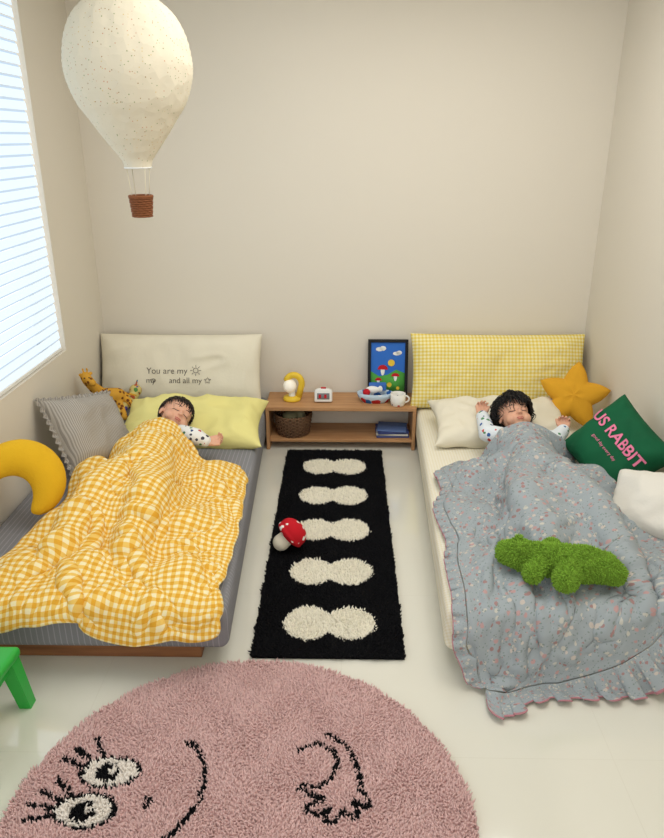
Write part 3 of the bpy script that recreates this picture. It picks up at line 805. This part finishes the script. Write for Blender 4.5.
def pinkcol(P):
    c=np.tile(PK,(len(P),1)); h=np.ones(len(P)); 
    for ex,ey in ((-.657,1.515),(-.69,1.392)):
        d=np.sqrt(((P[:,0]-ex)/.088)**2+((P[:,1]-ey)/.056)**2)
        c[d<1]=BLK; c[d<.86]=WHT
        d=np.sqrt(((P[:,0]-ex+.005)/.032)**2+((P[:,1]-ey+.002)/.032)**2); c[d<1]=BLK
        d=np.sqrt(((P[:,0]-ex-.008)/.012)**2+((P[:,1]-ey-.006)/.012)**2); c[d<1]=WHT
    L=[[(-.445,1.625),(-.415,1.59),(-.388,1.54),(-.381,1.482),(-.392,1.41),(-.426,1.343),(-.46,1.30)],[(-.465,1.625),(-.44,1.61),(-.425,1.615)],
       [(-.53,1.44),(-.515,1.425),(-.525,1.405)],
       [(-.122,1.603),(-.07,1.63),(-.025,1.60),(-.01,1.567),(-.031,1.498),(-.06,1.475),(-.101,1.49),(-.115,1.47),(-.08,1.45),(-.044,1.44),(-.085,1.42),(-.095,1.40),(-.061,1.387),(-.03,1.41),(-.04,1.37),(-.016,1.365),(.01,1.40),(.035,1.38),(.05,1.395),(.035,1.43),(.073,1.412),(.08,1.43),(.053,1.467),(.052,1.52),(.04,1.57),(.011,1.63),(-.04,1.667)],
       [(-.72,1.55),(-.775,1.60)],[(-.745,1.535),(-.81,1.565)],[(-.69,1.57),(-.735,1.635)],[(-.785,1.60),(-.76,1.575)],
       [(-.765,1.42),(-.83,1.45)],[(-.775,1.395),(-.845,1.405)],[(-.74,1.44),(-.80,1.49)],[(-.77,1.37),(-.84,1.355)]]
    for pl in L:
        for a,b in zip(pl[:-1],pl[1:]): c[segdist(P,a,b)<.0062]=BLK
    return c,h
G=grid(RC[0]-RR,RC[0]+RR,RC[1]-RR,RC[1]+RR,.0056); G=G[np.linalg.norm(G-RC,axis=1)<RR-.004]
rug('round_face_rug',G,pinkcol,.0038,.018,lambda B:np.linalg.norm(B-RC,axis=1)<RR-.006,(RC[0]-RR,RC[0]+RR,RC[1]-RR,RC[1]+RR),lean=.4)

# mushroom plush on rug, lying on its side
mp=empty('mushroom_plush',(-.24,2.7,.03))
Mm=headM((-.228,2.71,.090),(.35,-.75,-.1),(.62,.25,.52))
dots=prints('polka_felt',(192,32,42),[(240,236,230),(240,236,230)],30,.3,'Object')
blob('cap',[('e',(0,0,.02),(.068,.068,.048)),('e',(0,0,.0),(.071,.071,.025))],.005,dots,mp,Mm,sm=6)
blob('stem',[seg((0,0,-.01),(0,0,-.05),.033,.038)],.005,CREAM,mp,Mm,sm=5)

# ------------------------------------------------------------ shelf table
tb=empty('low_shelf_table',(-.01,3.95,0))
tx0,tx1,ty0,ty1=-.446,.420,3.82,4.09
boxes('top_board',[((tx0+tx1)/2,(ty0+ty1)/2,.253,tx1-tx0,ty1-ty0,.022)],OAK,.003,tb)
boxes('bottom_board',[((tx0+tx1)/2,(ty0+ty1)/2+.005,.055,tx1-tx0-.04,ty1-ty0-.01,.018)],OAK,.003,tb)
boxes('side_panels',[(tx0+.011,(ty0+ty1)/2,.121,.02,ty1-ty0,.242),(tx1-.011,(ty0+ty1)/2,.121,.02,ty1-ty0,.242)],wood('oak_side',(164,118,78),(192,148,104),2),.003,tb)
ZT=.2645
# yellow lamp
lp=empty('table_lamp',(-.30,3.95,ZT))
ML=Matrix.Translation((-.30,3.95,ZT))
lathe('base',[(0,0),(.050,0),(.053,.006),(.050,.020),(.03,.026),(.0,.026)],YPL,32,lp,ML)
arc=[(.040,0,.02)]+[(.012+.046*math.cos(a),0,.10+.052*math.sin(a)) for a in [math.radians(-30+ i*190/14) for i in range(15)]]
V,F=tubes([arc],.019,.019,10); obj('curved_arm',V,F,YPL,lp,True,ML)
m,nt,b=newmat('lamp_glass',.3); b.inputs['Base Color'].default_value=lin((250,244,230)); b.inputs['Emission Color'].default_value=(1,.9,.7,1); b.inputs['Emission Strength'].default_value=.15
lathe('globe',[(.001,.128),(.02,.124),(.034,.108),(.039,.088),(.034,.068),(.02,.054),(.001,.050)],m,32,lp,ML@Matrix.Translation((-.012,-.01,0)))
lathe('stem',[(.02,.015),(.018,.06)],WHITE,20,lp,ML)
# alarm clock
ck=empty('alarm_clock',(-.115,3.92,ZT))
MC=frame((-.115,3.92,ZT+.038),(0,-1,.15),(0,0,1))
prism('case',[(-.052,-.036),(.052,-.036),(.052,.03),(.03,.042),(-.03,.042),(-.052,.03)],-.025,.025,WHITE,.01,ck,4,M=MC)
prism('display',[(-.036,-.018),(.036,-.018),(.036,.018),(-.036,.018)],.0235,.0275,plain('display_grey',(120,124,128),.3),.001,ck,1,M=MC)
boxes('top_button',[(0,.045,0,.03,.008,.02)],RED,.003,ck,MC)
boxes('red_dial',[(-.02,0,.029,.014,.022,.002),(.012,0,.029,.014,.022,.002)],[RED],.0005,ck,MC)
# picture frame
pf=empty('framed_picture',(.255,4.03,ZT))
MP=frame((.262,4.035,ZT+.172),(0,-.985,.17),(0,0,1))
w,h=.235,.335
boxes('frame_bars',[(0,h/2-.009,0,w,.018,.02),(0,-h/2+.009,0,w,.018,.02),(w/2-.009,0,0,.018,h-.036,.02),(-w/2+.009,0,0,.018,h-.036,.02)],BLACKP,.002,pf,MP)
boxes('painted_sky',[(0,0,-.002,w-.03,h-.03,.006)],SKYB,0,pf,MP)
def disc(nm,items,mat,z):
    V=[];F=[]
    for (x,y,rx,ry,a0,a1) in items:
        o=len(V); V.append((x,y,z)); n=20
        for i in range(n+1):
            a=math.radians(a0+(a1-a0)*i/n); V.append((x+rx*math.cos(a),y+ry*math.sin(a),z))
        for i in range(n): F.append((o,o+1+i,o+2+i))
    obj(nm,V,F,mat,pf,False,MP)
prism('painted_hill',[(-.1,-.15),(.1,-.15),(.1,-.03),(.05,-.01),(.0,-.04),(-.05,-.05),(-.1,-.02)],.001,.0025,GRNP,0,pf,1,M=MP)
disc('painted_clouds',[(-.05,.11,.022,.012,0,360),(-.03,.115,.018,.014,0,360),(.05,.085,.022,.011,0,360),(.065,.09,.016,.012,0,360)],WHITE,.0035)
disc('painted_mushroom_caps',[(-.03,-.01,.03,.028,0,180),(.045,-.05,.024,.02,0,180),(-.055,-.075,.02,.018,0,180)],RED,.0045)
disc('painted_mushroom_stems',[(-.03,-.01,.012,.035,180,360),(.045,-.05,.01,.028,180,360),(-.055,-.075,.008,.022,180,360)],WHITE,.0042)
disc('painted_flowers',[(.01,-.10,.014,.014,0,360),(.06,-.12,.01,.01,0,360),(-.02,-.12,.012,.012,0,360),(.02,.03,.02,.02,0,360)],YPL,.0046)
# toy tray with pieces
tr=empty('toy_dish',(.17,3.92,ZT))
MT=Matrix.Translation((.185,3.93,ZT))@Matrix.Diagonal((1.5,.85,1.15,1))
lathe('dish',[(0,.0),(.05,0),(.066,.03),(.070,.05),(.067,.05),(.060,.03),(.045,.008),(0,.008)],prints('painted_enamel',(196,216,230),[(190,50,50),(50,100,170),(230,230,230)],22,.42,'Object'),40,tr,MT)
boxes('toy_box',[(.20,3.95,ZT+.085,.10,.03,.045)],BLUE,.006,tr)
blob('fish_toy',[('e',(.17,3.93,ZT+.072),(.040,.022,.022)),('e',(.215,3.93,ZT+.076),(.014,.01,.02))],.003,WHITE,tr)
blob('ball_toy',[('e',(.135,3.91,ZT+.062),(.022,)*3)],.003,RED,tr)
# mug
mg=empty('coffee_mug',(.31,3.875,ZT))
MU=Matrix.Translation((.315,3.873,ZT))
lathe('cup',[(0,0),(.036,0),(.040,.004),(.043,.03),(.043,.070),(.0395,.070),(.039,.03),(.036,.006),(0,.006)],prints('mug_print',(236,234,226),[(90,90,90),(200,90,80),(90,130,170),(236,234,226)],30,.25,'Object'),40,mg,MU)
V,F=tubes([[(.040+.024*math.sin(a),0,.036+.02*math.cos(a)) for a in [math.pi*i/12 for i in range(13)]]],.005,.005,8); obj('handle',V,F,WHITE,mg,True,MU)
# wicker basket: woven strands
bk=empty('wicker_basket',(-.29,3.94,.065))
MB=Matrix.Translation((-.295,3.935,.0665))
paths=[]
for j in range(12):
    z=.006+j*.0105; r=.092+.016*j/11
    paths.append([((r+.004*math.sin(i*math.pi/2+ (j%2)*math.pi))*math.cos(i/64*2*math.pi),(r+.004*math.sin(i*math.pi/2+(j%2)*math.pi))*math.sin(i/64*2*math.pi),z) for i in range(65)])
for i in range(32):
    a=i/32*2*math.pi; paths.append([(.092*math.cos(a),.092*math.sin(a),0),(.109*math.cos(a),.109*math.sin(a),.128)])
V,F=tubes(paths,.0048,.0048,6); obj('woven_wall',V,F,WICK,bk,True,MB)
lathe('bottom',[(0,.004),(.09,.004)],WICK,32,bk,MB)
blob('cloth_contents',[('e',(-.31,3.93,.17),(.05,.045,.03)),('e',(-.26,3.95,.165),(.04,.035,.035)),('e',(-.29,3.96,.15),(.07,.06,.03))],.005,prints('folded_cloths',(150,150,120),[(90,120,80),(200,190,170),(120,90,70)],18,.4,'Object'),bk)
# books
bo=empty('book_stack',(.28,3.93,.065))
for k,(a,c,hh,sx) in enumerate(((.03,(70,80,130),.012,.19),(-.05,(200,196,186),.010,.185),(.08,(60,70,120),.014,.18),(-.12,(96,120,170),.008,.17))):
    z0=.0645+sum([.012,.010,.014,.008][:k])+.0005*k
    boxes('book_%d'%(k+1),[(0,0,hh/2,sx,.14,hh),(0,-.002,hh/2,sx-.006,.138,hh*.7)],[plain('cover_%d'%k,c,.5),WHITE],.001,bo,Matrix.Translation((.29,3.925,z0))@Matrix.Rotation(a,4,'Z'),idx=[0,1])

# ------------------------------------------------------------ balloon pendant
bx,by=-.698,2.55
bl=empty('hot_air_balloon_pendant',(bx,by,1.44))
MBl=Matrix.Translation((bx,by,0))
key=[(.012,2.125),(.07,2.12),(.12,2.095),(.162,2.055),(.19,2.0),(.203,1.94),(.204,1.895),(.194,1.85),(.174,1.80),(.146,1.76),(.115,1.715),(.078,1.665),(.052,1.63),(.044,1.605)]
prof=[]
for i in range(len(key)-1):
    for s in range(6):
        t=s/6; p0=key[max(i-1,0)];p1=key[i];p2=key[i+1];p3=key[min(i+2,len(key)-1)]
        f=lambda a:.5*((2*p1[a])+(-p0[a]+p2[a])*t+(2*p0[a]-5*p1[a]+4*p2[a]-p3[a])*t*t+(-p0[a]+3*p1[a]-3*p2[a]+p3[a])*t**3)
        prof.append((f(0)*(1-.010*(s%2==1)),f(1)))
prof.append(key[-1])
m,nt,b=newmat('speckled_cream_paper',.95,.05)
co=coord(nt); d,c=voro(nt,co,85)
sp=nt.nodes.new('ShaderNodeSeparateXYZ'); nt.links.new(c,sp.inputs[0])
pc=ramp(nt,sp.outputs[0],[(0,lin((176,144,100))),(.3,lin((150,160,110))),(.6,lin((204,150,112))),(.8,lin((214,190,130)))],'CONSTANT')
nt.links.new(mix(nt,mth(nt,'LESS_THAN',d,.16),lin((224,215,193)),pc),b.inputs['Base Color'])
d2,_=voro(nt,co,26); bump(nt,b,d2,.4,.008)
n=96; V=[];F=[]
for r,z in prof:
    for i in range(n):
        a=2*math.pi*i/n; rr=r*(1-.014*abs(math.cos(a*8))**8); V.append((rr*math.cos(a),rr*math.sin(a),z))
for j in range(len(prof)-1):
    for i in range(n):
        k=(i+1)%n; F.append((j*n+i,(j+1)*n+i,(j+1)*n+k,j*n+k))
env=obj('envelope',V,F,m,bl,True,MBl)
so=env.modifiers.new('t','SOLIDIFY'); so.thickness=.002
ropes=[[(.043*math.cos(a),.043*math.sin(a),1.607),(.033*math.cos(a),.033*math.sin(a),1.505)] for a in [math.pi/4+i*math.pi/2 for i in range(4)]]
V,F=tubes(ropes,.0016,.0016,6); obj('ropes',V,F,plain('rope',(226,216,190),.9),bl,True,MBl)
V,F=tubes([[(.044*math.cos(i/32*6.2832),.044*math.sin(i/32*6.2832),1.605) for i in range(33)]],.0028,.0028,6); obj('throat_ring',V,F,WHITE,bl,True,MBl)
V,F=tubes([[(0,0,2.12),(0,0,ZC)]],.0018,.0018,6); obj('hanging_cord',V,F,WHITE,bl,True,MBl)
paths=[]
for j in range(9):
    z=1.447+j*.0075; r=.031+.006*j/8
    paths.append([((r+.0018*math.sin(i*math.pi/2+(j%2)*math.pi))*math.cos(i/40*6.2832),(r+.0018*math.sin(i*math.pi/2+(j%2)*math.pi))*math.sin(i/40*6.2832),z) for i in range(41)])
V,F=tubes(paths,.0038,.0038,6); obj('basket_weave',V,F,WICK2,bl,True,MBl)
lathe('basket_bottom',[(0,1.445),(.032,1.445),(.036,1.50)],WICK2,32,bl,MBl)
V,F=tubes([[(.038*math.cos(i/32*6.2832),.038*math.sin(i/32*6.2832),1.512) for i in range(33)]],.005,.005,8); obj('basket_rim',V,F,WICK2,bl,True,MBl)

# ------------------------------------------------------------ green kids stool
st=empty('kids_stool',(-1.15,1.65,0))
prism('seat',[(-1.30,1.46),(-1.02,1.46),(-.995,1.79),(-1.33,1.79)],.20,.235,GRN,.014,st,4)
for k,(x,y,dx,dy) in enumerate(((-1.30,1.76,-.03,.03),(-1.03,1.76,.02,.03),(-1.30,1.49,-.03,-.03),(-1.05,1.49,.03,-.03))):
    V=[];s0,s1=.024,.019
    for z,s,ox,oy in ((.21,s0,0,0),(0.0,s1,dx,dy)):
        V+=[(x+ox-s,y+oy-s,z),(x+ox+s,y+oy-s,z),(x+ox+s,y+oy+s,z),(x+ox-s,y+oy+s,z)]
    obj('leg_%d'%(k+1),V,[(0,1,2,3),(7,6,5,4),(0,4,5,1),(1,5,6,2),(2,6,7,3),(3,7,4,0)],GRN,st,False)
boxes('apron',[(-1.16,1.765,.185,.26,.02,.05),(-1.16,1.485,.185,.24,.02,.05),(-1.305,1.63,.185,.02,.25,.05),(-1.035,1.63,.185,.02,.25,.05)],GRN,.003,st)

# ------------------------------------------------------------ light / camera
w=bpy.data.worlds.new('World'); sc.world=w; w.use_nodes=True
bg=w.node_tree.nodes['Background']; bg.inputs[0].default_value=(1.0,.99,.98,1); bg.inputs[1].default_value=1.5
ld=bpy.data.lights.new('added_fill_light','AREA'); ld.shape='RECTANGLE'; ld.size=1.5; ld.size_y=1.8; ld.energy=28; ld.color=(1,.985,.955)  # unseen area light, added to brighten the back of the room
lo=bpy.data.objects.new('added_fill_light',ld); lo.location=(0.35,2.4,2.48); sc.collection.objects.link(lo)
cam=bpy.data.cameras.new('camera'); co_=bpy.data.objects.new('camera',cam); sc.collection.objects.link(co_)
cam.sensor_fit='VERTICAL'; cam.sensor_height=24; cam.lens=24*715/838
co_.location=(0,0,1.7); co_.rotation_euler=(math.radians(90-21.5),0,math.radians(.95)); cam.clip_start=.05
sc.camera=co_
print('done',time.time()-T0)
